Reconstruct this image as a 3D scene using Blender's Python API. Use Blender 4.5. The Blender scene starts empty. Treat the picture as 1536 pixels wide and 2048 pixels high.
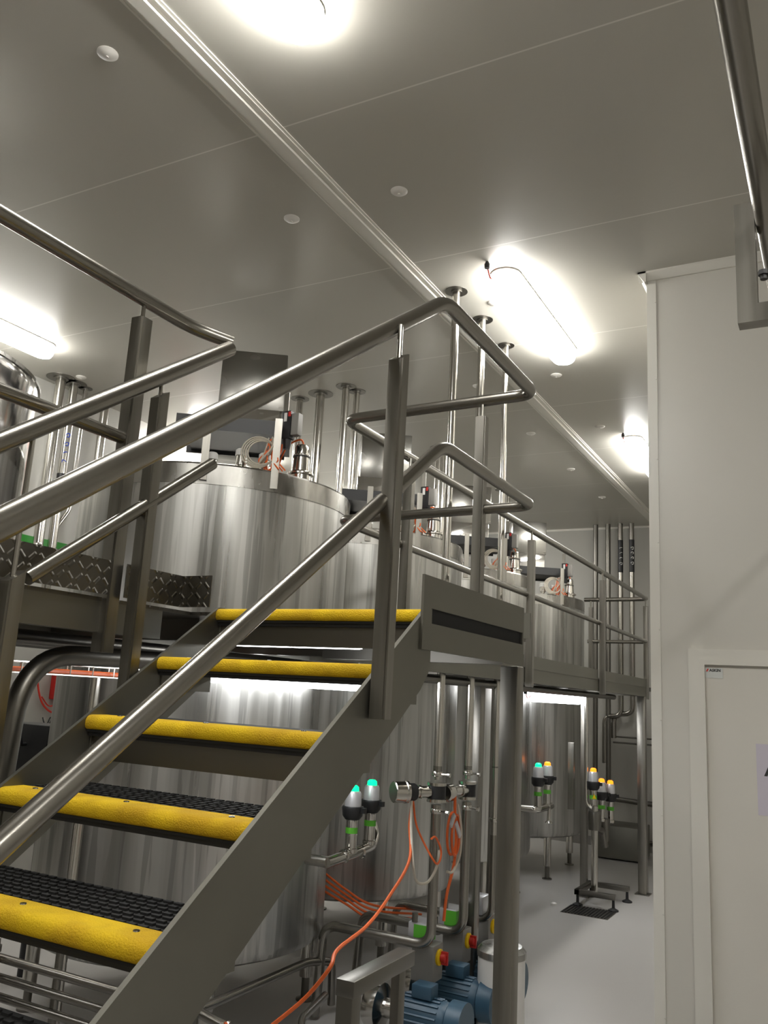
import bpy, bmesh, math, random
from mathutils import Vector, Matrix
random.seed(7)
PI = math.pi
S = bpy.context.scene
COL = S.collection

# ------------------------------------------------------------------ materials
def new_mat(name):
    m = bpy.data.materials.new(name); m.use_nodes = True
    nt = m.node_tree
    return m, nt, nt.nodes['Principled BSDF']

def plain(name, col, rough=.5, metal=0., spec=.5, emit=None, strength=0.):
    m, nt, b = new_mat(name)
    b.inputs['Base Color'].default_value = (*col, 1)
    b.inputs['Roughness'].default_value = rough
    b.inputs['Metallic'].default_value = metal
    b.inputs['Specular IOR Level'].default_value = spec
    if emit:
        b.inputs['Emission Color'].default_value = (*emit, 1)
        b.inputs['Emission Strength'].default_value = strength
    return m

def streaky(name, c1, c2, r1, r2, scale=(30, 30, .6), nscale=1., bump=0., detail=3, spots=0.):
    """metal whose grain is stretched along one axis"""
    m, nt, b = new_mat(name)
    N, L = nt.nodes, nt.links
    tc = N.new('ShaderNodeTexCoord'); mp = N.new('ShaderNodeMapping')
    mp.inputs['Scale'].default_value = scale
    L.new(tc.outputs['Object'], mp.inputs['Vector'])
    no = N.new('ShaderNodeTexNoise'); no.inputs['Scale'].default_value = nscale
    no.inputs['Detail'].default_value = detail
    L.new(mp.outputs['Vector'], no.inputs['Vector'])
    cr = N.new('ShaderNodeMix'); cr.data_type = 'RGBA'
    cr.inputs[6].default_value = (*c1, 1); cr.inputs[7].default_value = (*c2, 1)
    rmp = N.new('ShaderNodeMapRange')
    rmp.inputs['From Min'].default_value = .35; rmp.inputs['From Max'].default_value = .65
    L.new(no.outputs['Fac'], rmp.inputs['Value'])
    L.new(rmp.outputs['Result'], cr.inputs['Factor'])
    L.new(cr.outputs[2], b.inputs['Base Color'])
    rr = N.new('ShaderNodeMapRange')
    rr.inputs['To Min'].default_value = r1; rr.inputs['To Max'].default_value = r2
    L.new(rmp.outputs['Result'], rr.inputs['Value'])
    L.new(rr.outputs['Result'], b.inputs['Roughness'])
    b.inputs['Metallic'].default_value = 1.
    if bump:
        bp = N.new('ShaderNodeBump'); bp.inputs['Strength'].default_value = bump
        bp.inputs['Distance'].default_value = .002
        L.new(no.outputs['Fac'], bp.inputs['Height']); L.new(bp.outputs['Normal'], b.inputs['Normal'])
    return m

M = {}
M['tube'] = plain('satin_stainless_tube', (.31, .295, .265), .27, 1.)
M['post'] = streaky('brushed_stainless_section', (.235, .223, .20), (.325, .31, .28), .30, .42, (25, 25, 1.2), 1.)
M['plate'] = streaky('blasted_stainless_plate', (.215, .208, .182), (.25, .242, .212), .48, .58, (3, 3, 3), 1.)
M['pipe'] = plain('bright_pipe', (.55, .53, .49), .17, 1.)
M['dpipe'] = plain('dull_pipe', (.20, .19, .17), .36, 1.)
M['tank'] = streaky('tank_shell_steel', (.34, .337, .32), (.60, .595, .57), .27, .44, (8, 8, .28), 1., detail=6)
M['polish'] = streaky('polished_vessel_steel', (.60, .59, .58), (.66, .65, .64), .06, .12, (5, 5, .5), 1.)
def add_drips(m):
    nt = m.node_tree; N, L = nt.nodes, nt.links; b = nt.nodes['Principled BSDF']
    old = b.inputs['Base Color'].links[0].from_socket
    tc = N.new('ShaderNodeTexCoord'); out = old
    for sc, lo, hi, c, f in (((11, 11, .42), .53, .55, (.68, .675, .65, 1), .42), ((17, 17, .6), .58, .60, (.17, .167, .155, 1), .38)):
        mp = N.new('ShaderNodeMapping'); mp.inputs['Scale'].default_value = sc; mp.inputs['Location'].default_value = (sc[0], 2, 5)
        L.new(tc.outputs['Object'], mp.inputs['Vector'])
        no = N.new('ShaderNodeTexNoise'); no.inputs['Scale'].default_value = 1; no.inputs['Detail'].default_value = 3
        L.new(mp.outputs[0], no.inputs['Vector'])
        mr = N.new('ShaderNodeMapRange'); mr.inputs['From Min'].default_value = lo; mr.inputs['From Max'].default_value = hi; mr.inputs['To Max'].default_value = f
        L.new(no.outputs['Fac'], mr.inputs['Value'])
        mx = N.new('ShaderNodeMix'); mx.data_type = 'RGBA'; mx.inputs[7].default_value = c
        L.new(mr.outputs[0], mx.inputs['Factor']); L.new(out, mx.inputs[6]); out = mx.outputs[2]
    L.new(out, b.inputs['Base Color'])
add_drips(M['tank'])
M['rim'] = streaky('tank_rim_steel', (.28, .27, .25), (.48, .47, .44), .18, .38, (7, 7, 2), 1., detail=5)
M['box'] = streaky('duct_steel', (.27, .265, .245), (.31, .30, .28), .2, .28, (2, 2, 4), 1.)
M['black'] = plain('black_plastic', (.012, .012, .013), .45)
M['darkhole'] = plain('slot_shade_black', (.01, .01, .01), .8)  # near-black colour standing in for the shade inside the slot
M['red'] = plain('red_plastic', (.5, .02, .015), .4)
M['orange'] = plain('orange_cable', (.75, .13, .02), .45)
M['cream'] = plain('cream_cable', (.55, .50, .42), .5)
M['greycable'] = plain('grey_cable', (.30, .29, .27), .5)
M['redcable'] = plain('red_cable', (.65, .04, .02), .45)
M['green'] = plain('green_tape', (.10, .42, .03), .5)
M['dgreen'] = plain('dark_green_tape', (.02, .22, .02), .5)
M['white'] = plain('white_plastic', (.75, .74, .72), .4)
M['greybox'] = plain('grey_enclosure', (.24, .23, .215), .5)
M['silver'] = plain('silver_valve_head', (.62, .62, .64), .35, .6)
M['yellowp'] = plain('yellow_plastic', (.85, .55, .0), .4)
M['blue'] = plain('blue_motor_paint', (.035, .085, .135), .4)
M['paper'] = plain('laminated_paper', (.62, .58, .66), .25)
M['sticker'] = plain('sticker_film', (.66, .68, .66), .2)
M['ink'] = plain('black_ink', (.02, .02, .02), .6)
M['redink'] = plain('red_ink', (.55, .03, .02), .6)
M['lamp'] = plain('lit_lamp_diffuser', (1, 1, 1), .5, emit=(1.0, .985, .94), strength=30.)
M['lamp_low'] = plain('lit_underdeck_diffuser', (1, 1, 1), .5, emit=(.96, .98, 1.0), strength=9.)
M['ledg'] = plain('green_indicator', (0, .3, .1), .4, emit=(.0, 1, .30), strength=1.2)
M['ledo'] = plain('amber_indicator', (.4, .12, 0), .4, emit=(1, .22, .01), strength=1.6)
M['cap'] = plain('white_cap', (.62, .60, .56), .45)
M['handle'] = plain('blue_handle', (.02, .05, .35), .4)

def nosing_mat():
    m, nt, b = new_mat('gritty_yellow_nosing')
    N, L = nt.nodes, nt.links
    tc = N.new('ShaderNodeTexCoord'); no = N.new('ShaderNodeTexNoise')
    no.inputs['Scale'].default_value = 260; no.inputs['Detail'].default_value = 2
    n2 = N.new('ShaderNodeTexNoise'); n2.inputs['Scale'].default_value = 9
    n2.inputs['Detail'].default_value = 4
    L.new(tc.outputs['Object'], no.inputs['Vector']); L.new(tc.outputs['Object'], n2.inputs['Vector'])
    mx = N.new('ShaderNodeMix'); mx.data_type = 'RGBA'
    mx.inputs[6].default_value = (.60, .36, .004, 1); mx.inputs[7].default_value = (.84, .56, .006, 1)
    ad = N.new('ShaderNodeMath'); ad.operation = 'ADD'; ad.inputs[1].default_value = 0
    L.new(no.outputs['Fac'], ad.inputs[0])
    mr = N.new('ShaderNodeMapRange'); mr.inputs['From Min'].default_value = .35; mr.inputs['From Max'].default_value = .62
    L.new(n2.outputs['Fac'], mr.inputs['Value']); L.new(mr.outputs['Result'], mx.inputs['Factor'])
    L.new(mx.outputs[2], b.inputs['Base Color'])
    b.inputs['Roughness'].default_value = .85
    bp = N.new('ShaderNodeBump'); bp.inputs['Strength'].default_value = .9; bp.inputs['Distance'].default_value = .003
    L.new(ad.outputs[0], bp.inputs['Height']); L.new(bp.outputs['Normal'], b.inputs['Normal'])
    return m
M['nosing'] = nosing_mat()
M['rubber'] = plain('black_tread_mat', (.014, .014, .014), .75)

def checker_plate():
    """raised diamond tread: crossed bumps"""
    m, nt, b = new_mat('diamond_tread_plate')
    N, L = nt.nodes, nt.links
    b.inputs['Metallic'].default_value = 1.
    b.inputs['Base Color'].default_value = (.17, .16, .14, 1)
    b.inputs['Roughness'].default_value = .42
    tc = N.new('ShaderNodeTexCoord'); sp = N.new('ShaderNodeSeparateXYZ')
    L.new(tc.outputs['Object'], sp.inputs[0])
    ad = N.new('ShaderNodeMath'); ad.operation = 'ADD'
    L.new(sp.outputs['X'], ad.inputs[0]); L.new(sp.outputs['Y'], ad.inputs[1])
    cb = N.new('ShaderNodeCombineXYZ'); L.new(ad.outputs[0], cb.inputs[0]); L.new(sp.outputs['Z'], cb.inputs[1])
    mp = N.new('ShaderNodeMapping'); mp.inputs['Rotation'].default_value = (0, 0, PI/4)
    L.new(cb.outputs[0], mp.inputs['Vector'])
    s2 = N.new('ShaderNodeSeparateXYZ'); L.new(mp.outputs[0], s2.inputs[0])
    outs = []
    def bar(src, off, half):
        o1 = N.new('ShaderNodeMath'); o1.operation = 'ADD'; o1.inputs[1].default_value = off
        L.new(src, o1.inputs[0])
        pg = N.new('ShaderNodeMath'); pg.operation = 'PINGPONG'; pg.inputs[1].default_value = .024
        L.new(o1.outputs[0], pg.inputs[0])
        r_ = N.new('ShaderNodeMapRange'); r_.inputs['From Min'].default_value = half+.002; r_.inputs['From Max'].default_value = half-.002
        L.new(pg.outputs[0], r_.inputs['Value']); return r_
    for u_, v_, off in (('X', 'Y', 0.), ('Y', 'X', .024)):
        p_, q_ = bar(s2.outputs[u_], off, .013), bar(s2.outputs[v_], off, .004)
        mm = N.new('ShaderNodeMath'); mm.operation = 'MULTIPLY'
        L.new(p_.outputs[0], mm.inputs[0]); L.new(q_.outputs[0], mm.inputs[1]); outs.append(mm)
    mx = N.new('ShaderNodeMath'); mx.operation = 'MAXIMUM'
    L.new(outs[0].outputs[0], mx.inputs[0]); L.new(outs[1].outputs[0], mx.inputs[1])
    bp = N.new('ShaderNodeBump'); bp.inputs['Strength'].default_value = .7; bp.inputs['Distance'].default_value = .004
    L.new(mx.outputs[0], bp.inputs['Height']); L.new(bp.outputs['Normal'], b.inputs['Normal'])
    return m
M['checker'] = checker_plate()

def panel_mat(name, col, rough, seam=None, spec=.5):
    """coated sandwich panel; joints every 1.436 m across the room"""
    m, nt, b = new_mat(name)
    N, L = nt.nodes, nt.links
    tc = N.new('ShaderNodeTexCoord')
    no = N.new('ShaderNodeTexNoise'); no.inputs['Scale'].default_value = .9; no.inputs['Detail'].default_value = 3
    L.new(tc.outputs['Object'], no.inputs['Vector'])
    mx = N.new('ShaderNodeMix'); mx.data_type = 'RGBA'
    mx.inputs[6].default_value = (*[c*.96 for c in col], 1); mx.inputs[7].default_value = (*[min(1, c*1.04) for c in col], 1)
    L.new(no.outputs['Fac'], mx.inputs['Factor'])
    out = mx.outputs[2]
    if seam:
        off, step = seam
        sp = N.new('ShaderNodeSeparateXYZ'); L.new(tc.outputs['Object'], sp.inputs[0])
        a = N.new('ShaderNodeMath'); a.operation = 'SUBTRACT'; a.inputs[1].default_value = off
        L.new(sp.outputs['Y'], a.inputs[0])
        pp = N.new('ShaderNodeMath'); pp.operation = 'PINGPONG'; pp.inputs[1].default_value = step/2
        L.new(a.outputs[0], pp.inputs[0])
        lt = N.new('ShaderNodeMath'); lt.operation = 'LESS_THAN'; lt.inputs[1].default_value = .0045
        L.new(pp.outputs[0], lt.inputs[0])
        m2 = N.new('ShaderNodeMix'); m2.data_type = 'RGBA'; m2.inputs[7].default_value = (.66, .64, .59, 1)
        L.new(out, m2.inputs[6]); L.new(lt.outputs[0], m2.inputs['Factor'])
        out = m2.outputs[2]
    L.new(out, b.inputs['Base Color'])
    b.inputs['Roughness'].default_value = rough
    b.inputs['Specular IOR Level'].default_value = spec
    return m
M['ceiling'] = panel_mat('glossy_ceiling_panels', (.46, .443, .395), .30, (2.94, 1.436), .7)
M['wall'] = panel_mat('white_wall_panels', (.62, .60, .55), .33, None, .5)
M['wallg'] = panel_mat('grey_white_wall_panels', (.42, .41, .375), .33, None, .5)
M['trim'] = plain('white_trim', (.70, .68, .625), .35)
M['doorface'] = panel_mat('door_leaf_white', (.68, .655, .60), .3)
M['floor'] = panel_mat('grey_epoxy_floor', (.47, .455, .44), .32, None, .5)

# ------------------------------------------------------------------ geometry
class MB:
    def __init__(s): s.bm = bmesh.new()
    def box(s, a, b, rot=None, piv=None):
        a, b = Vector(a), Vector(b)
        r = bmesh.ops.create_cube(s.bm, size=1.)
        c, d = (a+b)/2, (b-a)
        for v in r['verts']:
            v.co = Vector((v.co.x*d.x, v.co.y*d.y, v.co.z*d.z)) + c
        if rot:
            p = Vector(piv) if piv is not None else c
            R = Matrix.Rotation(rot[1], 3, rot[0])
            for v in r['verts']: v.co = R @ (v.co-p) + p
        return s
    def bbox(s, a, b, bev=.004, rot=None, piv=None):
        n0 = set(s.bm.edges)
        s.box(a, b, rot, piv)
        es = [e for e in s.bm.edges if e not in n0]
        bmesh.ops.bevel(s.bm, geom=es, offset=bev, segments=2, affect='EDGES', profile=.5)
        return s
    def prism(s, pts, axis, a, b):
        """polygon pts in the plane normal to axis, from a to b"""
        def mk(p, t):
            if axis == 0: return (t, p[0], p[1])
            if axis == 1: return (p[0], t, p[1])
            return (p[0], p[1], t)
        v0 = [s.bm.verts.new(mk(p, a)) for p in pts]; v1 = [s.bm.verts.new(mk(p, b)) for p in pts]
        n = len(pts)
        s.bm.faces.new(v0); s.bm.faces.new(v1[::-1])
        for i in range(n):
            s.bm.faces.new((v0[i], v1[i], v1[(i+1) % n], v0[(i+1) % n]))
        return s
    def tube(s, pts, r, fil=0., seg=16, cap=True, closed=False, nf=6):
        P = [Vector(p) for p in pts]
        if fil and len(P) > 2:
            Q = [P[0]]
            for i in range(1, len(P)-1):
                a, b, c = P[i-1], P[i], P[i+1]
                u, w = (a-b), (c-b)
                f = min(fil, u.length*.48, w.length*.48)
                p0, p1 = b+u.normalized()*f, b+w.normalized()*f
                for k in range(nf+1):
                    t = k/nf
                    Q.append(p0*(1-t)**2 + b*2*t*(1-t) + p1*t*t)
            Q.append(P[-1]); P = Q
        n = len(P); rings = []
        T = []
        for i in range(n):
            if closed: t = P[(i+1) % n]-P[i-1]
            else: t = P[min(i+1, n-1)]-P[max(i-1, 0)]
            T.append(t.normalized())
        up = Vector((0, 0, 1)) if abs(T[0].z) < .9 else Vector((1, 0, 0))
        nrm = (up-T[0]*up.dot(T[0])).normalized()
        for i in range(n):
            nrm = (nrm-T[i]*nrm.dot(T[i])).normalized()
            bi = T[i].cross(nrm)
            rings.append([s.bm.verts.new(P[i]+(nrm*math.cos(2*PI*k/seg)+bi*math.sin(2*PI*k/seg))*r) for k in range(seg)])
        for i in range(n if closed else n-1):
            A, B = rings[i], rings[(i+1) % n]
            for k in range(seg):
                s.bm.faces.new((A[k], A[(k+1) % seg], B[(k+1) % seg], B[k]))
        if cap and not closed:
            s.bm.faces.new(rings[0][::-1]); s.bm.faces.new(rings[-1])
        return s
    def lathe(s, prof, c=(0, 0, 0), axis='z', seg=24):
        """prof: list of (radius, height)"""
        c = Vector(c); rings = []
        def mk(r, h, a):
            x, y = r*math.cos(a), r*math.sin(a)
            if axis == 'z': return c+Vector((x, y, h))
            if axis == 'x': return c+Vector((h, x, y))
            return c+Vector((x, h, y))
        for r, h in prof:
            if r < 1e-6: rings.append([s.bm.verts.new(mk(0, h, 0))])
            else: rings.append([s.bm.verts.new(mk(r, h, 2*PI*k/seg)) for k in range(seg)])
        for A, B in zip(rings[:-1], rings[1:]):
            for k in range(seg):
                k2 = (k+1) % seg
                if len(A) == 1 and len(B) == 1: continue
                if len(A) == 1: s.bm.faces.new((A[0], B[k2], B[k]))
                elif len(B) == 1: s.bm.faces.new((A[k], A[k2], B[0]))
                else: s.bm.faces.new((A[k], A[k2], B[k2], B[k]))
        if len(rings[0]) > 1: s.bm.faces.new(rings[0][::-1])
        if len(rings[-1]) > 1: s.bm.faces.new(rings[-1])
        return s
    def ring(s, c, R, r, nrm=(0, 0, 1), seg=28, seg2=8, arc=2*PI, a0=0, sx=1., sy=1.):
        n = Vector(nrm).normalized()
        u = n.cross(Vector((0, 0, 1)) if abs(n.z) < .9 else Vector((1, 0, 0))).normalized(); w = n.cross(u)
        c = Vector(c); full = arc > 6.28
        m = seg if full else seg+1
        P = [c+u*R*sx*math.cos(a0+arc*i/seg)+w*R*sy*math.sin(a0+arc*i/seg) for i in range(m)]
        return s.tube(P, r, seg=seg2, closed=full)
    def curve(s, pts, r, seg=7, n=8):
        """smooth cable through the points"""
        P = [Vector(p) for p in pts]; Q = []
        E = [P[0]*2-P[1]]+P+[P[-1]*2-P[-2]]
        for i in range(1, len(E)-2):
            a, b, c, d = E[i-1:i+3]
            for k in range(n):
                t = k/n
                Q.append(.5*((2*b)+(c-a)*t+(2*a-5*b+4*c-d)*t*t+(3*b-a-3*c+d)*t**3))
        Q.append(P[-1])
        return s.tube(Q, r, seg=seg)
    def build(s, name, mat, parent=None, loc=None, sharp=35):
        bmesh.ops.recalc_face_normals(s.bm, faces=s.bm.faces)
        me = bpy.data.meshes.new(name); s.bm.to_mesh(me); s.bm.free()
        me.materials.append(M[mat] if isinstance(mat, str) else mat)
        for p in me.polygons: p.use_smooth = True
        me.set_sharp_from_angle(angle=math.radians(sharp))
        o = bpy.data.objects.new(name, me); COL.objects.link(o)
        if parent is not None:
            o.parent = parent
            if not parent.get('local'):
                o.matrix_parent_inverse = Matrix.Translation(-wloc(parent))
        return o

def wloc(o):
    return o.location.copy() if o.parent is None else Vector(o.get('wl', (0, 0, 0)))

def tag(o, label=None, cat=None, group=None, kind=None):
    if label: o['label'] = label
    if cat: o['category'] = cat
    if group: o['group'] = group
    if kind: o['kind'] = kind
    return o
def thing(name, label, cat, loc=(0, 0, 0), group=None):
    """world-space thing: parts are modelled in world coordinates"""
    o = bpy.data.objects.new(name, None); COL.objects.link(o); o.location = loc
    o.empty_display_size = .1
    return tag(o, label, cat, group)
def local(name, label, cat, loc=(0, 0, 0), group=None):
    """local-space thing for copies: parts are modelled about the thing's base"""
    o = thing(name, label, cat, loc, group); o['local'] = 1
    return o
class SubParent:  # parts of a part
    pass
def sub(mb, name, mat, part):
    """sub-part modelled in the same space as its part"""
    o = mb.build(name, mat)
    o.parent = part
    return o
def kids(o): return [c for c in ALL() if c.parent == o]
def ALL(): return list(COL.objects)
def copy_tree(o, loc=None, label=None, parent=None, group=None):
    c = o.copy(); COL.objects.link(c)
    if parent is not None: c.parent = parent
    if loc is not None: c.location = loc
    if label: c['label'] = label
    if group: c['group'] = group
    for ch in kids(o): copy_tree(ch, parent=c)
    return c
def struct(mb, name, mat, sharp=35):
    return tag(mb.build(name, mat, sharp=sharp), kind='structure')
def text_mesh(body, size, mat, extr=.0006, shear=0., bold=0.):
    cu = bpy.data.curves.new('lettering', 'FONT'); cu.body = body; cu.size = size; cu.extrude = extr
    cu.shear = shear; cu.offset = bold; cu.resolution_u = 3
    t = bpy.data.objects.new('lettering', cu); COL.objects.link(t)
    bpy.context.view_layer.update()
    me = bpy.data.meshes.new_from_object(t.evaluated_get(bpy.context.evaluated_depsgraph_get()))
    bpy.data.objects.remove(t); bpy.data.curves.remove(cu)
    me.materials.clear(); me.materials.append(M[mat])
    o = bpy.data.objects.new('lettering', me); COL.objects.link(o)
    return o

# ------------------------------------------------------------------ the room
CZ = 4.59                # ceiling
XL, XR, YF, YB = -6.4, 3.2, 12.78, -4.6
WX, WY = -.985, 5.07     # corner of the white partition with the door
struct(MB().box((XL-.2, YB-.2, -.2), (XR+.2, YF+.2, 0)), 'floor', 'floor')
struct(MB().box((XL-.2, YB-.2, CZ), (XR+.2, YF+.2, CZ+.2)), 'ceiling', 'ceiling')
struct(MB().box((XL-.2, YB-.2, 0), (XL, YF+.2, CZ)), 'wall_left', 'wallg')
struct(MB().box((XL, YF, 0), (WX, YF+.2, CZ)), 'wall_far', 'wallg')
struct(MB().box((XL, YB-.2, 0), (XR+.2, YB, CZ)), 'wall_behind', 'wall')
struct(MB().box((XR, YB, 0), (XR+.2, WY, CZ)), 'wall_right', 'wall')
struct(MB().box((WX, WY, 0), (XR+.2, YF+.2, CZ)), 'wall_partition', 'wall')
# joint cover running the length of the ceiling
t = MB()
t.box((-2.43, YB, CZ-.006), (-2.285, YF, CZ+.01))
t.box((-2.395, YB, CZ-.022), (-2.335, YF, CZ+.01))
t.box((-2.31, YB, CZ-.012), (-2.30, YF, CZ))
t.box((-2.435, YB, CZ-.010), (-2.425, YF, CZ))
struct(t, 'trim_1', 'trim')
t = MB().prism([(WY, CZ-.05), (WY-.012, CZ-.05), (WY-.05, CZ-.012), (WY-.05, CZ), (WY, CZ)], 0, WX-.05, XR)
struct(t, 'trim_2', 'trim')
t = MB().prism([(WX, CZ-.07), (WX-.012, CZ-.07), (WX-.05, CZ-.012), (WX-.05, CZ), (WX, CZ)], 1, WY-.05, YF)
struct(t, 'trim_3', 'trim')
t = MB().box((WX-.004, WY-.005, 0), (WX+.052, WY+.001, CZ-.05)).box((WX-.005, WY-.004, 0), (WX, WY+.05, CZ-.06))
for k in range(9):
    t.lathe([(.0045, -.003), (.003, -.005), (0, -.005)], (WX+.046, WY-.005, .35+k*.505), 'y', 8)
struct(t, 'trim_4', 'trim')
t = MB().box((XL+.0, YF-.012, CZ-.03), (WX, YF, CZ)); struct(t, 'trim_5', 'trim')
struct(MB().box((XL, YB, 0), (XL+.012, YF, .12)), 'baseboard_left', 'trim')
struct(MB().box((XL+.012, YF-.012, 0), (WX, YF, .12)), 'baseboard_far', 'greybox')

# door in the partition, seen at the right edge of the frame
dx1 = .42
d = tag(MB().box((-.700, WY-.012, .01), (dx1-.055, WY+.001, 2.166)).build('door_1', 'doorface'), kind='structure')
def mitred(x0, x1, z1, w, y0):
    f = MB()
    f.prism([(x0, 0), (x0+w, 0), (x0+w, z1-w), (x0, z1)], 1, WY-y0, WY)
    f.prism([(x1, 0), (x1-w, 0), (x1-w, z1-w), (x1, z1)], 1, WY-y0, WY)
    f.prism([(x0, z1), (x0+w, z1-w), (x1-w, z1-w), (x1, z1)], 1, WY-y0, WY)
    return f
o = mitred(-.783, dx1+.085, 2.265, .060, .024).build('door_frame', 'trim'); o.parent = d
o = mitred(-.723, dx1+.025, 2.205, .026, .034).build('door_seal', 'trim'); o.parent = d
o = MB().lathe([(.024, -.016), (.024, -.022), (.02, -.026), (0, -.026)], (dx1-.12, WY, 1.02), 'y', 16)
o.tube([(dx1-.12, WY-.02, 1.02), (dx1-.12, WY-.06, 1.02), (dx1-.24, WY-.06, 1.02)], .009, .02)
o = o.build('door_handle', 'tube'); o.parent = d
s = thing('door_sticker', 'small silvery maker sticker with red slash at top left corner of the white door', 'sticker', (-.65, WY-.0125, 2.11))
MB().box((-.697, WY-.0145, 2.108), (-.606, WY-.0125, 2.163)).build('film', 'sticker', s)
MB().prism([(-.692, 2.143), (-.684, 2.143), (-.677, 2.158), (-.685, 2.158)], 1, WY-.0155, WY-.0145).build('slash_mark', 'redink', s)
l = text_mesh('ASKIN', .0205, 'ink', bold=.0008)
l.rotation_euler = (PI/2, 0, 0); l.location = (-.674, WY-.0150, 2.1435)
l.scale = (1., 1, 1); l.parent = s; l.matrix_parent_inverse = Matrix.Translation(-s.location)
s = thing('paper_notice', 'pale lilac laminated paper notice on the white door at right edge', 'notice', (-.30, WY-.0125, 1.6))
MB().box((-.452, WY-.014, 1.415), (-.242, WY-.0125, 1.775)).build('sheet', 'paper', s)
l = text_mesh('A', .11, 'ink', bold=.002)
l.rotation_euler = (PI/2, 0, 0); l.location = (-.414, WY-.0146, 1.615); l.parent = s
l.matrix_parent_inverse = Matrix.Translation(-s.location)

# ------------------------------------------------------------------ ceiling lamps and caps
def make_lamp(name, mat, label, cat, group):
    r = local(name, label, cat, (0, 0, 0), group)
    L = .735
    def stad(w, l, n=10):
        pts = []
        for k in range(n+1): a = PI*k/n; pts.append((w*math.cos(a), l-w+w*math.sin(a)*1.0))
        for k in range(n+1): a = PI+PI*k/n; pts.append((w*math.cos(a), -l+w+w*math.sin(a)))
        return pts
    MB().prism(stad(.098, L), 2, -.012, -.004).build('housing', 'white', r)
    b = MB(); lay = [(1.0, -.012), (1.0, -.062), (.93, -.086), (.75, -.104), (.45, -.112)]
    rings = []
    for sc, z in lay:
        w = .094*sc; rings.append([b.bm.verts.new((x, y, z)) for x, y in stad(w, L-.006-.094*(1-sc)*.7)])
    n = len(rings[0])
    for A, B in zip(rings[:-1], rings[1:]):
        for k in range(n): b.bm.faces.new((A[k], A[(k+1) % n], B[(k+1) % n], B[k]))
    b.bm.faces.new(rings[0][::-1]); b.bm.faces.new(rings[-1])
    b.build('diffuser', mat, r, sharp=60)
    for y in (-.5, .5): MB().box((-.02, y-.03, -.01), (.02, y+.03, 0)).build('mounting_clip', 'white', r)
    c = MB().curve([(-.03, -L+.02, -.05), (-.05, -L-.03, -.08), (-.055, -L-.07, -.04), (-.05, -L-.10, -.02)], .005).build('cable', 'redcable', r)
    g = MB().lathe([(.016, -.045), (.018, -.02), (.014, -.012), (.008, 0)], (-.05, -L-.10, 0), 'z', 12)
    sub(g, 'cable_gland', 'black', c)
    return r
lamp0 = make_lamp('ceiling_light', 'lamp', 'lit ceiling lamp cut off by top edge of the photo', 'lamp', 'lit linear lamps on the ceiling')
lamp0.location = (-1.80, 1.72, CZ)
for (x, y, lb) in ((-1.80, 5.37, 'lit ceiling lamp above the three tall pipes, biggest lamp in full view'),
                   (-1.80, 9.06, 'lit ceiling lamp half hidden behind the white partition corner'),
                   (-5.70, 3.78, 'lit ceiling lamp at the left edge of the photo'),
                   (-6.0, 7.32, 'lit ceiling lamp glaring behind the nearest brushed tank'),
                   (-5.6, 10.3, 'lit ceiling lamp glaring behind the second brushed tank'),
                   (-1.80, -2.0, 'lit ceiling lamp behind the viewer over the stair foot'),
                   (1.5, .0, 'added unseen ceiling lamp behind the viewer, lighting the door side')):  # door-side lamp is an unseen addition that brightens the partition
    copy_tree(lamp0, (x, y, CZ), lb)
low0 = make_lamp('underdeck_light', 'lamp_low', 'lit lamp under the walkway in front of the nearest tank', 'lamp', 'lit lamps under the walkway')
low0.location = (-2.62, 3.92, 2.045)
copy_tree(low0, (-2.62, 8.65, 2.045), 'lit lamp under the walkway in front of the farthest tank')

lw = copy_tree(low0, (-1.77, 2.62, 2.098), 'short lit lamp across the stairs under the landing, behind the top treads')
lw.rotation_euler.z = PI/2; lw.scale = (.35, .385, .24)

cap0 = local('ceiling_disc', 'white round cap on the ceiling, largest, near the top left corner', 'ceiling disc', (0, 0, 0), 'round white caps on the ceiling panels')
MB().lathe([(.046, 0), (.046, -.004), (.036, -.012), (.014, -.018), (0, -.018)], (0, 0, 0), 'z', 24).build('domed_plate', 'cap', cap0)
MB().lathe([(.007, -.017), (.007, -.022), (0, -.023)], (0, 0, 0), 'z', 8).build('centre_screw', 'cap', cap0)
cap0.location = (-2.71, 2.21, CZ)
for x, y, lb in ((-2.71, 3.64, 'white round ceiling cap left of the joint cover, above the two ribs of the handrail'),
                 (-2.01, 3.64, 'white round ceiling cap just right of the long ceiling joint cover'),
                 (-2.71, 6.52, 'white round ceiling cap seen between the first and second tall pipes'),
                 (-2.71, 7.95, 'white round ceiling cap right of the third tall pipe, left of the joint cover'),
                 (-2.71, 9.39, 'white round ceiling cap further back, above the far walkway rail'),
                 (-2.71, 10.83, 'white round ceiling cap nearest the far wall'),
                 (-2.01, 5.08, 'white round ceiling cap in the glare of the middle lamp'),
                 (-2.01, 6.51, 'white round ceiling cap just below the far end of the middle lamp'),
                 (-2.01, 7.95, 'white round ceiling cap between the middle lamp and the far lamp'),
                 (-6.0, 5.10, 'white round ceiling cap beside the pipe flanges at the left')):
    copy_tree(cap0, (x, y, CZ), lb)

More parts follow.
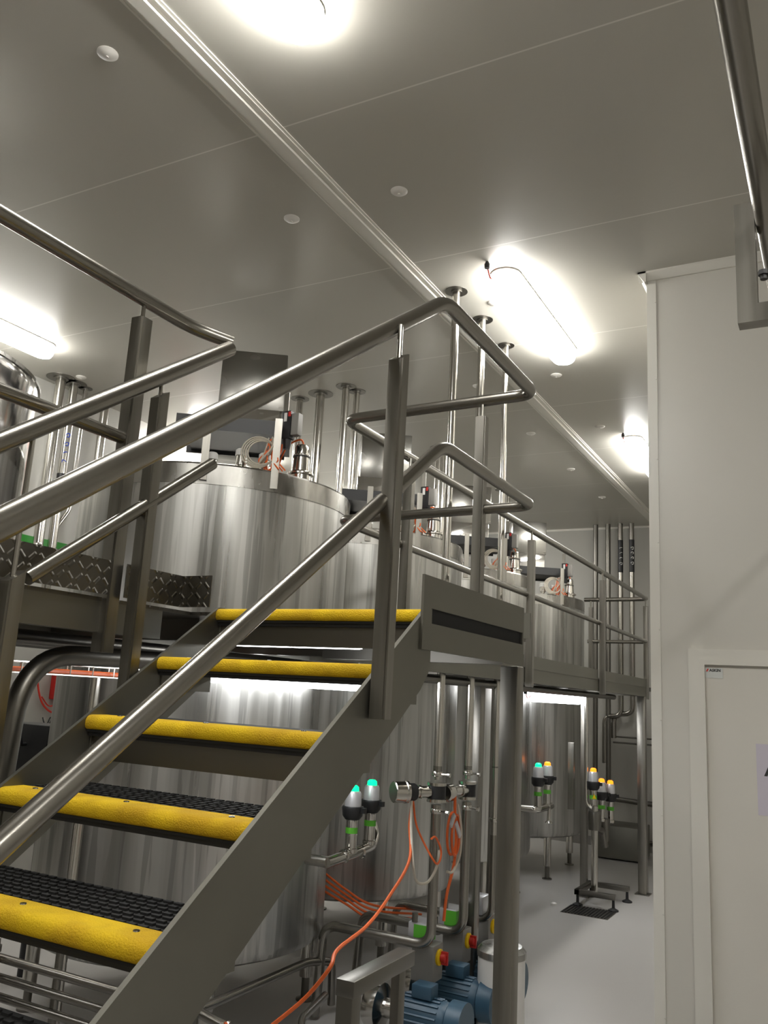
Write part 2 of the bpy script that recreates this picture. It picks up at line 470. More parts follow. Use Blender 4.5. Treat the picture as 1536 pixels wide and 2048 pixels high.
# ------------------------------------------------------------------ staircase
SX0, SX1 = -1.858, -1.078
Y1, Z1, RUN, RISE = 2.250, 2.172, .2535, .174
SL = RISE/RUN
st = thing('staircase', 'steel staircase with yellow-nosed black treads climbing to the walkway', 'staircase', (-1.47, 0, 0))
for nm, x0, x1 in (('stringer', SX1-.012, SX1), ('stringer', SX0, SX0+.012)):
    y_end = 2.30
    zt = lambda y: 2.176+SL*(y-2.262)
    zb = lambda y: 1.321+.697*(y-1.355)
    yb0 = 1.355-1.321/.697
    yt0 = 2.262-2.176/SL
    if x1 == SX1: pts = [(y_end, zt(2.262)), (2.262, zt(2.262)), (yt0, 0), (yb0, 0), (2.242, zb(2.242)), (y_end, 2.0)]
    else: pts = [(y_end, zt(2.262)), (2.262, zt(2.262)), (yt0, 0), (yb0, 0), (2.242, zb(2.242)), (y_end, 2.0)]
    MB().prism(pts, 0, x0, x1).build(nm, 'plate', st)
for k in range(13):
    y, z = Y1-RUN*k, Z1-RISE*k
    if z < .1: break
    xa, xb = SX0+.013, SX1-.013
    b = MB()
    dpt = .275
    nx = 26 if k in (3, 4, 5) else 0
    # tread mat with raised studs
    b.box((xa, y+.065, z-.028), (xb, y+dpt, z-.006))
    if nx:
        for i in range(nx):
            for j in range(8):
                cx = xa+.016+i*(xb-xa-.03)/(nx-1)+(.0 if j % 2 else .006); cy = y+.084+j*.0245
                b.box((cx-.010, cy-.005, z-.007), (cx+.010, cy+.005, z-.001))
    b.box((xa, y+.004, z-.045), (xb, y+.03, z-.028)).box((xa, y+dpt-.03, z-.05), (xb, y+dpt, z-.028))
    tr = b.build('tread', 'rubber', st)
    n = MB()
    prof = [(y+.002, z-.038), (y-.003, z-.034), (y-.005, z-.026), (y-.005, z-.016), (y-.001, z-.007), (y+.006, z-.002), (y+.016, z), (y+.072, z), (y+.072, z-.008), (y+.016, z-.010), (y+.010, z-.038)]
    n.prism(prof, 0, xa, xb)
    no_ = n.build('nosing', 'nosing', tr, sharp=50)
    s_ = MB()
    for fx in (.1, .5, .9):
        s_.lathe([(.007, z), (.0065, z+.002), (0, z+.003)], (xa+(xb-xa)*fx, y+.045, 0), 'z', 10)
    sc_ = s_.build('screw', 'pipe', tr)
    # toe strip under the front of each tread
    MB().box((xa, y+.010, z-.056), (xb, y+.024, z-.038)).build('rubber_strip', 'black', tr)
    if k in (0, 2): MB().box((xa, y+.026, z-.118), (xb, y+.031, z-.04)).build('riser_plate', 'dpipe', tr)
for sx in (SX0+.013, SX1-.017):
    for k in range(12):
        y, z = Y1-RUN*k, Z1-RISE*k
        MB().box((sx, y+.02, z-.10), (sx+.004, y+.25, z-.03)).build('tread_bracket', 'plate', st)

# ------------------------------------------------------------------ walkway platform
FZ = 2.165
EX = -2.0     # outer edge of the walkway
pf = thing('walkway_platform', 'raised steel walkway with landing running along the tanks', 'platform', (-2.4, 4, 0))
dk = MB()
dk.box((-2.84, -1.5, FZ-.012), (EX, 11.9, FZ)).box((EX, 2.30, FZ-.012), (-1.11, 3.24, FZ))
for k in range(-1, 5):   # infill between the tanks
    yc = 4.503+1.982*k
    dk.box((-4.2, yc+.93, FZ-.012), (-2.84, yc+1.982-.93, FZ))
dk.build('deck', 'checker', pf)
e = MB()
e.box((EX-.045, -1.5, 2.06), (EX, 2.16, FZ-.012)).box((EX-.045, 3.24, 2.06), (EX, 10.06, FZ-.012))
e.box((-2.84, -1.5, 2.06), (-2.80, 11.9, FZ-.012)).box((-2.8, 10.02, 2.06), (EX, 10.06, FZ-.012))
e
e.build('edge_beam', 'plate', pf)
for y in (-1.0, .1, 1.2, 2.4, 3.3, 4.3, 5.3, 6.3, 7.3, 8.3, 9.3): MB().box((-2.80, y, 2.075), (EX-.045, y+.05, FZ-.012)).build('cross_beam', 'dpipe', pf)
MB().box((EX, 2.42, 2.11), (-1.10, 2.47, FZ-.012)).build('cross_beam', 'dpipe', pf)
MB().box((EX, 3.17, 2.06), (-1.18, 3.22, FZ-.012)).build('cross_beam', 'dpipe', pf)
# kick plates
k1 = MB().box((EX+.046, -1.5, FZ+.004), (EX+.050, 1.87, FZ+.108)); k1.build('kick_plate', 'checker', pf)
k2 = MB().box((EX+.046, 1.93, FZ+.004), (EX+.050, 2.19, FZ+.108)).box((EX+.05, 2.186, FZ+.004), (SX0+.03, 2.19, FZ+.108)); k2.build('kick_plate', 'checker', pf)
k3 = MB()
y0 = 3.25
for y1 in (3.84, 5.83, 7.87, 10.02):
    k3.box((EX-.001, y0, FZ-.005), (EX+.004, y1-.03, FZ+.085)); y0 = y1+.03
k3.build('kick_plate', 'plate', pf)
MB().box((-2.7, 10.06, FZ), (EX, 10.065, FZ+.085)).build('kick_plate', 'plate', pf)
# landing side plate with a long slot
x0, x1 = -1.078, -1.070
a0, a1, zb_, zt_ = 2.222, 3.100, 2.054, 2.270
p = MB()
p.box((x0, a0, 2.176), (x1, a1, zt_)).box((x0, a0, zb_), (x1, a1, 2.132)).box((x0, a0, 2.132), (x1, 2.278, 2.176)).box((x0, 3.086, 2.132), (x1, a1, 2.176))
p.build('landing_side_plate', 'plate', pf)
MB().box((x0-.02, 2.27, 2.12), (x0-.001, 3.09, 2.19)).build('slot_shade_sheet', 'darkhole', pf)  # black sheet that paints the slot's inner shade
MB().box((-2.0, 3.232, FZ), (-1.09, 3.238, FZ+.1)).build('kick_plate', 'plate', pf)
# legs
lg = MB().bbox((-1.172, 3.13, .012), (-1.100, 3.202, 2.054), .006); lg.box((-1.21, 3.09, 0), (-1.04, 3.25, .012))
lg.build('leg', 'post', pf)
for x, y, w in ((-2.24, 5.56, .085), (-2.045, 9.93, .09), (-2.53, 9.37, .07), (-2.045, 1.0, .09), (-2.76, 7.3, .07)):
    MB().bbox((x-w/2, y-w/2, .01), (x+w/2, y+w/2, 2.06), .005).box((x-w/2-.03, y-w/2-.03, 0), (x+w/2+.03, y+w/2+.03, .01)).build('leg', 'post', pf)

# ------------------------------------------------------------------ railings
RZ = 3.162
def post(x, y, z0, z1, w, par, slope=0., rail_z=None):
    h = w/2
    b = MB()
    vs = []
    for (dx, dy) in ((-h, -h), (h, -h), (h, h), (-h, h)):
        vs.append((b.bm.verts.new((x+dx, y+dy, z0)), b.bm.verts.new((x+dx, y+dy, z1+slope*dy))))
    b.bm.faces.new([v[0] for v in vs][::-1]); b.bm.faces.new([v[1] for v in vs])
    for i in range(4): b.bm.faces.new((vs[i][0], vs[(i+1) % 4][0], vs[(i+1) % 4][1], vs[i][1]))
    bmesh.ops.bevel(b.bm, geom=[e_ for e_ in b.bm.edges if abs((e_.verts[0].co-e_.verts[1].co).z) > .3], offset=.005, segments=2, affect='EDGES')
    p_ = b.build('post', 'post', par)
    if rail_z: sub(MB().tube([(x, y, z1-.01), (x, y, rail_z)], .0075, seg=10), 'stub', 'tube', p_); COL.objects[-1]
    return p_
def post_fix(p_):  # sub parts already live in the part's space
    return p_

rr = thing('stair_guard_rail', 'long tubular steel railing rising along the right side of the stairs and round the landing', 'railing', (-1.06, 2.0, 2.0))
dsl = .690
A_ = Vector((-1.078, 2.300, RZ)); B_ = Vector((-1.078, 3.20, RZ)); C_ = Vector((EX, 3.235, RZ)); D_ = Vector((EX, 10.06, RZ)); E_ = Vector((-2.74, 10.12, RZ))
MB().tube([(-1.078, -1.6, RZ-3.9*dsl), A_, B_, C_, D_, E_], .0245, .075, seg=24).build('top_rail', 'tube', rr)
mz = 2.69
a2 = Vector((-1.078, 2.325, mz))
MB().tube([(-1.070, 1.96, mz-.365*.70), a2, (-1.078, 3.20, mz), (EX, 3.235, mz-.005), (EX, 10.06, mz-.02), (-2.7, 10.12, mz-.02)], .0205, .07, seg=20).build('mid_rail', 'tube', rr)
MB().tube([(-1.070, 1.94, 2.425), (-1.070, -.3, 2.425-2.24*.70)], .0205, seg=20).build('mid_rail', 'tube', rr)
post(-1.050, 1.955, 1.86, 2.835, .045, rr, .65, 2.93)
post(-1.050, .6, .93, 1.96, .045, rr, .65, 2.06)
post(-1.306, 3.20, FZ, 3.085, .045, rr, 0, RZ-.02)
for y in (3.86, 5.85, 7.90, 9.98):
    post(EX+.028 if y < 9.9 else EX, y, 2.03, 3.07, .05, rr, 0, RZ-.02)
post(-2.66, 10.10, FZ, 3.07, .045, rr, 0, RZ-.02)
# small pads where the rails meet the posts
lr = thing('stair_handrail', 'tubular steel handrail with mid rail on the left side of the stairs', 'railing', (-1.87, 1.9, 2.0))
MB().tube([(-1.885, 2.232, 3.096), (-1.885, 2.0, 2.934), (-1.885, -1.4, 2.934-3.4*.70)], .027, seg=24).build('top_rail', 'tube', lr)
MB().tube([(-1.885, 2.20, 2.662), (-1.885, 1.90, 2.445)], .0205, seg=20).build('mid_rail', 'tube', lr)
MB().tube([(-1.885, 1.90, 2.445), (-1.885, 1.515, 2.168)], .0205, seg=20).build('mid_rail', 'tube', lr)
post(-1.888, 1.922, 1.88, 2.815, .045, lr, .70, 2.87)
post(-1.888, 1.475, 1.58, 2.170, .048, lr, .70, 2.57)
gl = thing('walkway_guard_rail', 'tubular steel guard rail of the walkway at the upper left edge', 'railing', (-2.0, 1.5, 2.1))
MB().tube([(EX, -1.5, RZ), (EX, 2.15, RZ), (EX+.10, 2.26, RZ-.03)], .0245, .1, seg=24).build('top_rail', 'tube', gl)
MB().tube([(EX, -1.5, 2.675), (EX, 1.94, 2.675)], .0205, seg=20).build('mid_rail', 'tube', gl)
for y in (1.915, .05): post(EX, y, 2.00, 3.09, .052, gl, 0, RZ-.02)

# ------------------------------------------------------------------ tanks
R_, TZ, BZ = .90, 3.20, .44
def make_tank():
    r = local('process_tank', 'x', 'tank', (0, 0, 0), 'brushed steel tanks standing in a row')
    sh = MB().lathe([(0, BZ-.02), (.5, BZ-.015), (R_-.05, BZ), (R_-.012, BZ+.02), (R_, BZ+.06), (R_, TZ-.13)], seg=96).build('shell', 'tank', r, sharp=30)
    MB().lathe([(R_+.004, TZ-.13), (R_+.004, TZ-.012), (R_-.004, TZ), (R_-.05, TZ+.005), (0, TZ+.06)], seg=96).build('rim_band', 'rim', r, sharp=30)
    for a in (-.65, .75, 2.3, 3.9):
        x, y = .83*math.cos(a), .83*math.sin(a)
        b = MB().tube([(x, y, .14), (x, y, BZ+.03)], .042, seg=20)
        l_ = b.build('leg', 'pipe', r)
        sub(MB().lathe([(.055, 0), (.055, .012), (.025, .02), (.025, .15)], (x, y, 0), 'z', 20), 'foot', 'dpipe', l_)
    # bridge over the tank top: two flat uprights, dark tray, square duct
    for (x, y) in ((.50, -.765), (.785, -.455)):
        MB().box((x-.022, y-.006, 3.09), (x+.022, y+.006, 3.53), ('Z', .6)).build('upright', 'post', r)
    tr_ = MB()
    ang = .60
    c = Vector((.36, -.36, 3.5))
    tr_.box((c.x-.33, c.y-.22, 3.47), (c.x+.33, c.y+.34, 3.485), ('Z', ang))
    tr_.box((c.x-.33, c.y-.235, 3.45), (c.x+.33, c.y-.22, 3.54), ('Z', ang), c).box((c.x-.33, c.y+.33, 3.45), (c.x+.33, c.y+.345, 3.54), ('Z', ang), c)
    tr_.build('drive_tray', 'black', r)
    ux = Matrix.Rotation(ang, 3, 'Z')
    c2 = Vector((.10, .14, 0))
    MB().bbox((c2.x-.225, c2.y-.2, 3.80), (c2.x+.225, c2.y+.22, 4.22), .006, ('Z', ang)).build('duct_box', 'box', r)
    MB().bbox((c2.x-.235, c2.y-.23, 3.50), (c2.x+.215, c2.y+.2, 3.80), .008, ('Z', ang)).build('motor_cover', 'polish', r)
    # valve actuator can
    q = Vector((.86, -.22, 0))*.93
    ac = MB().lathe([(.066, TZ), (.066, TZ+.03), (.085, TZ+.035), (.085, TZ+.045), (.056, TZ+.06), (.050, TZ+.15), (.050, TZ+.152), (.052, TZ+.16), (.052, TZ+.165), (.046, TZ+.17), (.046, TZ+.215), (.038, TZ+.23), (0, TZ+.232)], (q.x, q.y, 0), 'z', 24).build('actuator', 'pipe', r)
    sub(MB().lathe([(.055, TZ+.148), (.055, TZ+.156)], (q.x, q.y, 0), 'z', 24), 'actuator_band', 'black', ac)
    sub(MB().curve([(q.x+.01, q.y, TZ+.23), (q.x, q.y-.03, TZ+.26), (q.x-.08, q.y-.05, TZ+.22), (q.x-.12, q.y-.07, TZ+.1), (q.x-.10, q.y-.10, TZ+.02)], .006), 'actuator_cable', 'orange', ac)
    # black controller on its bracket
    bx = MB().bbox((.76, -.40, 3.42), (.83, -.34, 3.60), .006)
    bx.lathe([(.02, 3.36), (.03, 3.42)], (.795, -.37, 0), 'z', 10)
    co = bx.build('controller', 'black', r)
    sub(MB().box((.782, -.4025, 3.53), (.803, -.400, 3.585)), 'controller_label', 'white', co)
    sub(MB().box((.812, -.4025, 3.56), (.83, -.400, 3.59)), 'controller_switch', 'red', co)
    sub(MB().bbox((.832, -.395, 3.44), (.885, -.345, 3.58), .004), 'terminal_box', 'greybox', co)
    sub(MB().box((.765, -.39, 3.60), (.80, -.385, 3.72)), 'controller_bracket', 'post', co)
    # instrument stubs
    for (x, y, h, rr_) in ((.56, -.50, .10, .032), (.40, -.58, .07, .026), (.66, -.40, .09, .03)):
        s1 = MB().lathe([(rr_*.7, TZ), (rr_*.7, TZ+h*.4), (rr_*1.15, TZ+h*.4), (rr_*1.15, TZ+h*.55), (rr_, TZ+h*.55), (rr_, TZ+h)], (x, y, 0), 'z', 16).build('instrument_stub', 'pipe', r)
        sub(MB().lathe([(rr_*1.25, TZ+h), (rr_*1.25, TZ+h+.035), (rr_*.9, TZ+h+.045), (0, TZ+h+.045)], (x, y, 0), 'z', 16), 'stub_cap', 'white', s1)
    cl = MB()
    for k in range(4):
        cl.ring((.68+k*.006, -.50+k*.004, TZ+.115), .10-k*.006, .0045, (.5, -.85, .1+.05*k), seg=28, seg2=6)
    cl.build('cable_coil', 'cream', r)
    wc = MB()
    for k in range(9):
        x, y = .74+random.uniform(-.04, .06), -.42+random.uniform(-.04, .05)
        wc.curve([(x, y, 3.40+random.uniform(-.03, .03)), (x+random.uniform(-.03, .03), y-.01, 3.34), (x+random.uniform(-.06, .06), y-.03, 3.27), (x+random.uniform(-.07, .07), y-.02, TZ+.01)], .0045, seg=6)
    wc.build('cable_bundle', 'orange', r)
    wc = MB()
    for k in range(5):
        x, y = .72+random.uniform(-.02, .03), -.44+random.uniform(-.03, .03)
        wc.curve([(x, y, 3.42), (x+random.uniform(0, .03), y-.02, 3.35), (x-.02-k*.012, y-.04, 3.26), (x-.08-k*.01, y-.03, TZ+.01)], .0045, seg=6)
    wc.build('cable_bundle', 'cream', r)
    # side lamp stub / sight glass on the shell
    a = .05
    x, y = R_*math.cos(a), R_*math.sin(a)
    return r
tk = make_tank()
TY = [4.503+1.982*k for k in range(4)]
tk['label'] = 'nearest brushed steel tank with water streaks, filling the middle behind the stairs'
tk.location = (-3.765, TY[0], 0)
for k, lb in ((1, 'second brushed steel tank in the row, behind the right stair post'),
              (2, 'third brushed steel tank in the row, behind the landing railing'),
              (3, 'farthest brushed steel tank, standing by the far wall on bright legs')):
    copy_tree(tk, (-3.765, TY[k], 0), lb)
# polished vessel at the left edge
pv = thing('polished_vessel', 'mirror polished round vessel with conical lid at the left edge', 'tank', (-4.75, 2.45, 0))
MB().lathe([(0, .45), (.84, .5), (.985, .56), (.985, 3.48), (.99, 3.49), (.99, 3.54), (.94, 3.57)], (-4.75, 2.45, 0), seg=96).build('shell', 'polish', pv, sharp=30)
MB().lathe([(1.0, 3.535), (1.0, 3.555), (.85, 3.62), (.4, 3.74), (0, 3.77)], (-4.75, 2.45, 0), seg=96).build('lid', 'rim', pv, sharp=30)
for a in (-1.2, 0, 1.3, 2.6, 4.0):
    x, y = -4.75+.9*math.cos(a), 2.45+.9*math.sin(a)
    MB().tube([(x, y, 0), (x, y, .5)], .05, seg=16).build('leg', 'pipe', pv)

# ------------------------------------------------------------------ pipes to the ceiling
def cpipe(name, x, y, z0, label, r=.0255, extra=None, flange=True, group=None, mat='pipe'):
    t_ = thing(name, label, 'pipe', (x, y, z0), group)
    pts = [(x, y, CZ), (x, y, z0)]
    if extra: pts = [(x, y, CZ)]+extra
    MB().tube(pts, r, .06, seg=16).build('pipe_run', mat, t_)
    if flange:
        f_ = MB().lathe([(r*2.9, CZ-.004), (r*2.9, CZ), (r*1.0, CZ)], (x, y, 0), 'z', 28)
        f_.lathe([(r*1.5, CZ-.012), (r*1.5, CZ-.004)], (x, y, 0), 'z', 20)
        f_.build('ceiling_flange', 'dpipe', t_)
    return t_
TP = [(4.83, 1.05, 'first'), (5.30, 1.17, 'second'), (5.79, 1.12, 'third')]
for i, (y, zz, w) in enumerate(TP):
    zb2 = (.535, .51, .49)[i]
    t_ = cpipe('riser_pipe', -2.185, y, 1.47, ['nearest', 'middle', 'farthest'][i]+' of the three tall bright pipes rising to the ceiling beside the landing',
               .026 if i < 2 else .022, group=None)
    # valve body in the pipe
    vz = (1.375, 1.355, 1.1)[i]
    if i < 2:
        # tapered neck
        MB().lathe([(.026, vz+.16), (.018, vz+.10), (.018, vz+.07)], (-2.185, y, 0), 'z', 16).build('neck', 'pipe', t_)
        MB().tube([(-2.185, y, 1.48), (-2.185, y, vz+.15)], .026, seg=16).build('neck', 'pipe', t_)
    else:
        MB().tube([(-2.185, y, 1.48), (-2.185, y, .9)], .022, seg=16).build('neck', 'pipe', t_)
    for cz in ((vz+.105, vz-.105) if i < 2 else (1.13,)):
        MB().lathe([(.030, cz-.014), (.034, cz-.008), (.034, cz+.008), (.030, cz+.014)], (-2.185, y, 0), 'z', 16).tube([(-2.16, y-.01, cz), (-2.10, y-.025, cz+.003)], .006, seg=8).lathe([(.014, -.008), (.014, .008)], (-2.10, y-.025, cz), 'x', 8).build('clamp', 'pipe', t_)
    pts = [(-2.185, y, vz-.10), (-2.185, y, vz-.2 if i < 2 else .9), (-2.175, y, zb2), (-2.90, y, zb2), (-2.93, y, .12), (-2.95, y, .0)]
    MB().tube([(-2.185, y, vz-.07), (-2.185, y, zb2), (-2.90, y, zb2), (-2.93, y, .02)], .029 if i < 2 else .024, .10, seg=16, nf=8).build('pipe_loop', 'tube', t_)
# flow instruments between the pipes
def inst(name, x, y, z, label):
    t_ = local(name, label, 'valve', (x, y, z)); t_.rotation_euler.z = -.66; x = y = z = 0
    body = MB().lathe([(.050, -.055), (.058, -.055), (.058, -.040), (.050, -.04), (.050, .04), (.058, .04), (.058, .055), (.050, .055)], (x, y, z), 'z', 24)
    body.build('valve_body', 'pipe', t_)
    MB().lathe([(.0535, -.037), (.0535, .037)], (x, y, z), 'z', 24).build('display_band', 'black', t_)
    MB().tube([(x, y-.05, z), (x, y-.14, z)], .034, seg=16).lathe([(.040, -.12), (.040, -.11)], (x, y, z), 'y', 20).build('neck_tube', 'pipe', t_)
    sn = MB().lathe([(.05, -.19), (.05, -.15), (.045, -.15), (.045, -.14)], (x, y, z), 'y', 24)
    sn.build('switch_ring', 'black', t_)
    MB().lathe([(.056, -.285), (.060, -.28), (.060, -.215), (.064, -.21), (.064, -.195), (.05, -.19)], (x, y, z), 'y', 28).build('actuator_can', 'pipe', t_)
    return t_
inst('inline_valve', -2.185, 4.83, 1.375, 'horizontal steel valve actuator with black band on the nearest tall pipe')
t_ = thing('inline_valve', 'steel valve with black band on the middle tall pipe', 'valve', (-2.185, 5.30, 1.355))
MB().lathe([(.050, -.055), (.058, -.055), (.058, -.040), (.050, -.04), (.050, .04), (.058, .04), (.058, .055), (.050, .055)], (-2.185, 5.30, 1.355), 'z', 24).build('valve_body', 'pipe', t_)
MB().lathe([(.0535, -.037), (.0535, .037)], (-2.185, 5.30, 1.355), 'z', 24).build('display_band', 'black', t_)
MB().tube([(-2.185, 5.25, 1.358), (-2.185, 5.06, 1.365)], .034, seg=16).lathe([(.040, -.14), (.040, -.13)], (-2.185, 5.3, 1.36), 'y', 20).build('neck_tube', 'pipe', t_)
MB().lathe([(.045, -.36), (.055, -.35), (.055, -.29), (.045, -.28)], (-2.185, 5.3, 1.36), 'y', 24).build('actuator_can', 'pipe', t_)

# pipes that drop into the tank tops
for k in (1, 2, 3):
    nm = ['second', 'third', 'farthest'][k-1]
    yy = TY[k]
    if k == 1:
        cpipe('tank_pipe', -4.40, yy-.21, TZ, 'pipe into the second tank, leftmost of four', .030)
        cpipe('tank_pipe', -4.14, yy-.26, TZ, 'thick pipe into the second tank, second from left of four', .040)
    a = cpipe('tank_pipe', -3.82, yy-.34, TZ, 'front pipe of the close pair entering the %s tank' % nm, .032)
    b = cpipe('tank_pipe', -3.79, yy-.20, TZ, 'rear pipe of the close pair entering the %s tank, with black valve' % nm, .028)
    MB().lathe([(.034, 3.50), (.05, 3.51), (.05, 3.53), (.034, 3.54)], (-3.79, yy-.20, 0), 'z', 16).build('union', 'pipe', b)
    MB().lathe([(.036, 3.34), (.04, 3.36), (.04, 3.45), (.03, 3.48)], (-3.79, yy-.20, 0), 'z', 16).tube([(-3.79, yy-.2, 3.40), (-3.70, yy-.26, 3.40)], .022, seg=10).build('black_valve', 'black', b)
# left back pipes in front of the left wall
cpipe('wall_pipe', -6.2, 5.05, 2.95, 'thick pipe by the left wall, leftmost, bending towards the vessel', .045, [(-6.2, 5.05, 3.0), (-6.0, 4.75, 2.9)])
w2 = cpipe('wall_pipe', -6.2, 5.20, 2.6, 'pipe by the left wall with blue lettering, right of the thick one', .04)
def flow_marks(par, x, y, r, z0, z1, mat):
    """short curled strokes wrapped on the side of a pipe that faces the stairs"""
    b = MB(); n = max(3, int((z1-z0)/.07)); rnd = random.Random(int(z0*100+x*10))
    a0 = math.atan2(-y, -x)+.15
    def P(a, z): return (x+(r+.0015)*math.cos(a0+a), y+(r+.0015)*math.sin(a0+a), z)
    for k in range(n):
        zc = z0+(k+.5)*(z1-z0)/n
        q = [(-.45, 0), (-.1+rnd.uniform(-.2, .2), .018), (.45, .012), (.3, -.016), (-.2, -.014)]
        b.curve([P(u_, zc+v_*rnd.uniform(.7, 1.3)) for u_, v_ in q[:rnd.choice((3, 4, 5))]], .0045, seg=5, n=4)
    return b.build('marking_strokes', mat, par)
flow_marks(w2, -6.2, 5.20, .04, 3.78, 4.12, 'handle')
MB().lathe([(.0415, 3.50), (.0415, 3.72)], (-6.2, 5.20, 0), 'z', 16).build('arrow_label', 'black', w2)
w3 = cpipe('wall_pipe', -6.2, 5.34, 3.3, 'thin pipe by the left wall ending in a small valve with blue handle', .022, [(-6.2, 5.34, 3.42), (-6.2, 5.20, 3.2)])
MB().lathe([(.03, 3.50), (.05, 3.52), (.05, 3.60), (.03, 3.62)], (-6.2, 5.33, 0), 'z', 12).tube([(-6.2, 5.33, 3.56), (-6.08, 5.25, 3.56)], .03, seg=10).build('small_valve', 'dpipe', w3)
MB().box((-6.10, 5.42, 3.38), (-6.08, 5.44, 3.54)).build('lever', 'handle', w3)
cpipe('wall_pipe', -6.2, 5.60, 2.5, 'pipe by the left wall, nearest the brushed tank', .04)
gs = MB().box((-6.4, 4.9, 3.06), (-6.392, 5.9, 3.14)); tag(gs.build('green_stripe', 'dgreen'), 'green stripe on the left wall behind the pipes', 'stripe')
# cable rack and red hose on the back wall by the glare
cr_ = thing('cable_rack', 'thin wire cable rack on the left wall above the glaring lamp', 'rack', (-6.33, 7.3, 3.9))
w_ = MB()
for k in range(4):
    zz = 4.28-k*.13; w_.tube([(-6.36, 7.0, zz+.05), (-6.28, 7.25, zz), (-6.30, 7.75, zz)], .006, seg=6)
w_.tube([(-6.30, 7.1, 4.4), (-6.30, 7.1, 3.8)], .007, seg=6).tube([(-6.30, 7.72, 4.4), (-6.30, 7.72, 3.75)], .007, seg=6)
w_.build('wire_frame', 'dpipe', cr_)
hs = MB().curve([(-6.3, 7.45, 3.86), (-6.3, 7.1, 3.95), (-6.3, 6.85, 3.94), (-6.3, 6.6, 3.78), (-6.3, 6.35, 3.62), (-6.3, 6.4, 3.45)], .011)
hs.ring((-6.3, 6.55, 3.6), .15, .011, (1, -.3, 0))
tag(hs.build('red_hose', 'redcable'), 'thin red hose looped on the left wall beside the glare', 'hose')

# far wall pipes
for i, (x, z1, lb) in enumerate(((-3.235, 2.2, 'first dark pipe on the far wall from the left'), (-3.05, 2.2, 'second dark pipe on the far wall from the left'),
                   (-2.868, 2.2, 'third pipe on the far wall, with a black marking band'), (-2.705, 2.2, 'fourth pipe on the far wall, nearest the white partition, with marking band'))):
    t_ = thing('far_wall_pipe', lb, 'pipe', (x, 12.55, 2))
    down = {0: [(x, 12.55, .9)], 1: [(x, 12.55, .68), (-2.3, 12.5, .66)], 2: [(x, 12.55, 1.80), (-3.10, 12.55, 1.80), (-3.10, 12.55, 1.15)], 3: [(x, 12.55, 1.85), (-2.98, 12.58, 1.83), (-2.98, 12.58, 1.5)]}[i]
    MB().tube([(x, 12.55, CZ)]+down, .036, .12, seg=14).build('pipe_run', 'dpipe' if i < 2 else 'tube', t_)
    if i > 1:
        MB().lathe([(.038, 3.86), (.038, 4.34)], (x, 12.55, 0), 'z', 14).build('marking_band', 'black', t_)
        flow_marks(t_, x, 12.55, .038, 3.95, 4.25, 'white')
for z, lb in ((.14, 'low horizontal pipe along the foot of the far wall'), (1.52, 'thin upper conduit along the far wall'), (1.44, 'thin lower conduit along the far wall')):
    r = .035 if z < 1 else .012
    tag(MB().tube([(-3.05 if z < 1 else -3.0, 12.62, z), (-1.2, 12.62, z)], r, seg=12).build('wall_conduit', 'tube' if z < 1 else 'dpipe'), lb, 'pipe')

# ------------------------------------------------------------------ pipes under the walkway
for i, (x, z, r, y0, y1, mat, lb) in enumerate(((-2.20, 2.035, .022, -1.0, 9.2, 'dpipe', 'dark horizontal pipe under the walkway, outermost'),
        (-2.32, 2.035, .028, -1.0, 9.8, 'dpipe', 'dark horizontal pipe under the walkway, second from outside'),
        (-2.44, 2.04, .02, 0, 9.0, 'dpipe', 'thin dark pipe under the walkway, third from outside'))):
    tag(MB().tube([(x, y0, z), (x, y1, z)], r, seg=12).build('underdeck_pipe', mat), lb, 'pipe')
up = thing('bent_pipe', 'thick dull pipe bending down from under the walkway at far left', 'pipe', (-2.2, 1.7, 1.0))
MB().tube([(-2.13, 3.0, 2.005), (-2.13, 1.74, 1.985), (-2.13, 1.70, .9), (-2.13, 1.70, .0)], .031, .20, seg=20, nf=10).build('pipe_run', 'dpipe', up)
ct = thing('cable_tray', 'wire cable tray hanging under the walkway at the left', 'cable tray', (-3.2, 3.0, 1.9))
w_ = MB()
for dz in (0, .05):
    for dx in (0, .18): w_.tube([(-3.45+dx, 1.5, 1.93+dz), (-3.45+dx, 3.4, 1.93+dz)], .005, seg=6)
for k in range(14): w_.tube([(-3.45, 1.55+k*.14, 1.98), (-3.45, 1.55+k*.14, 1.93), (-3.27, 1.55+k*.14, 1.93), (-3.27, 1.55+k*.14, 1.98)], .004, seg=6)
w_.build('wire_basket', 'pipe', ct)
cc = MB()
for k in range(4): cc.tube([(-3.42+k*.04, 1.5, 1.945), (-3.42+k*.04, 3.4, 1.945)], .012, seg=6)
tag(cc.build('orange_cables', 'orange'), 'orange cables lying in the wire tray under the walkway', 'cable', kind='stuff')

# things on the left wall, seen under the walkway
rb = thing('red_box', 'red wall box in the lit gap under the walkway', 'box', (-6.3, 5.64, 1.8))
MB().bbox((-6.4, 5.56, 1.72), (-6.30, 5.74, 1.96), .008).build('box_body', 'red', rb)
MB().box((-6.302, 5.62, 1.78), (-6.296, 5.68, 1.84)).build('box_badge', 'white', rb)
tag(MB().curve([(-6.35, 5.36, 2.05), (-6.35, 5.38, 1.85), (-6.35, 5.46, 1.68), (-6.35, 5.60, 1.60), (-6.35, 5.75, 1.64)], .009).curve([(-6.35, 5.44, 1.74), (-6.35, 5.54, 1.66), (-6.35, 5.66, 1.70)], .006).build('red_hose', 'redcable'), 'red hose hanging on the wall under the walkway', 'hose')
tag(MB().curve([(-6.36, 5.49, 1.56), (-6.34, 5.50, 1.51), (-6.34, 5.53, 1.50), (-6.34, 5.56, 1.56), (-6.34, 5.59, 1.53), (-6.34, 5.56, 1.51), (-6.34, 5.60, 1.57), (-6.34, 5.70, 1.57)], .006).build('wall_hook', 'black'), 'small black wire hook on the wall below the red hose', 'hook')
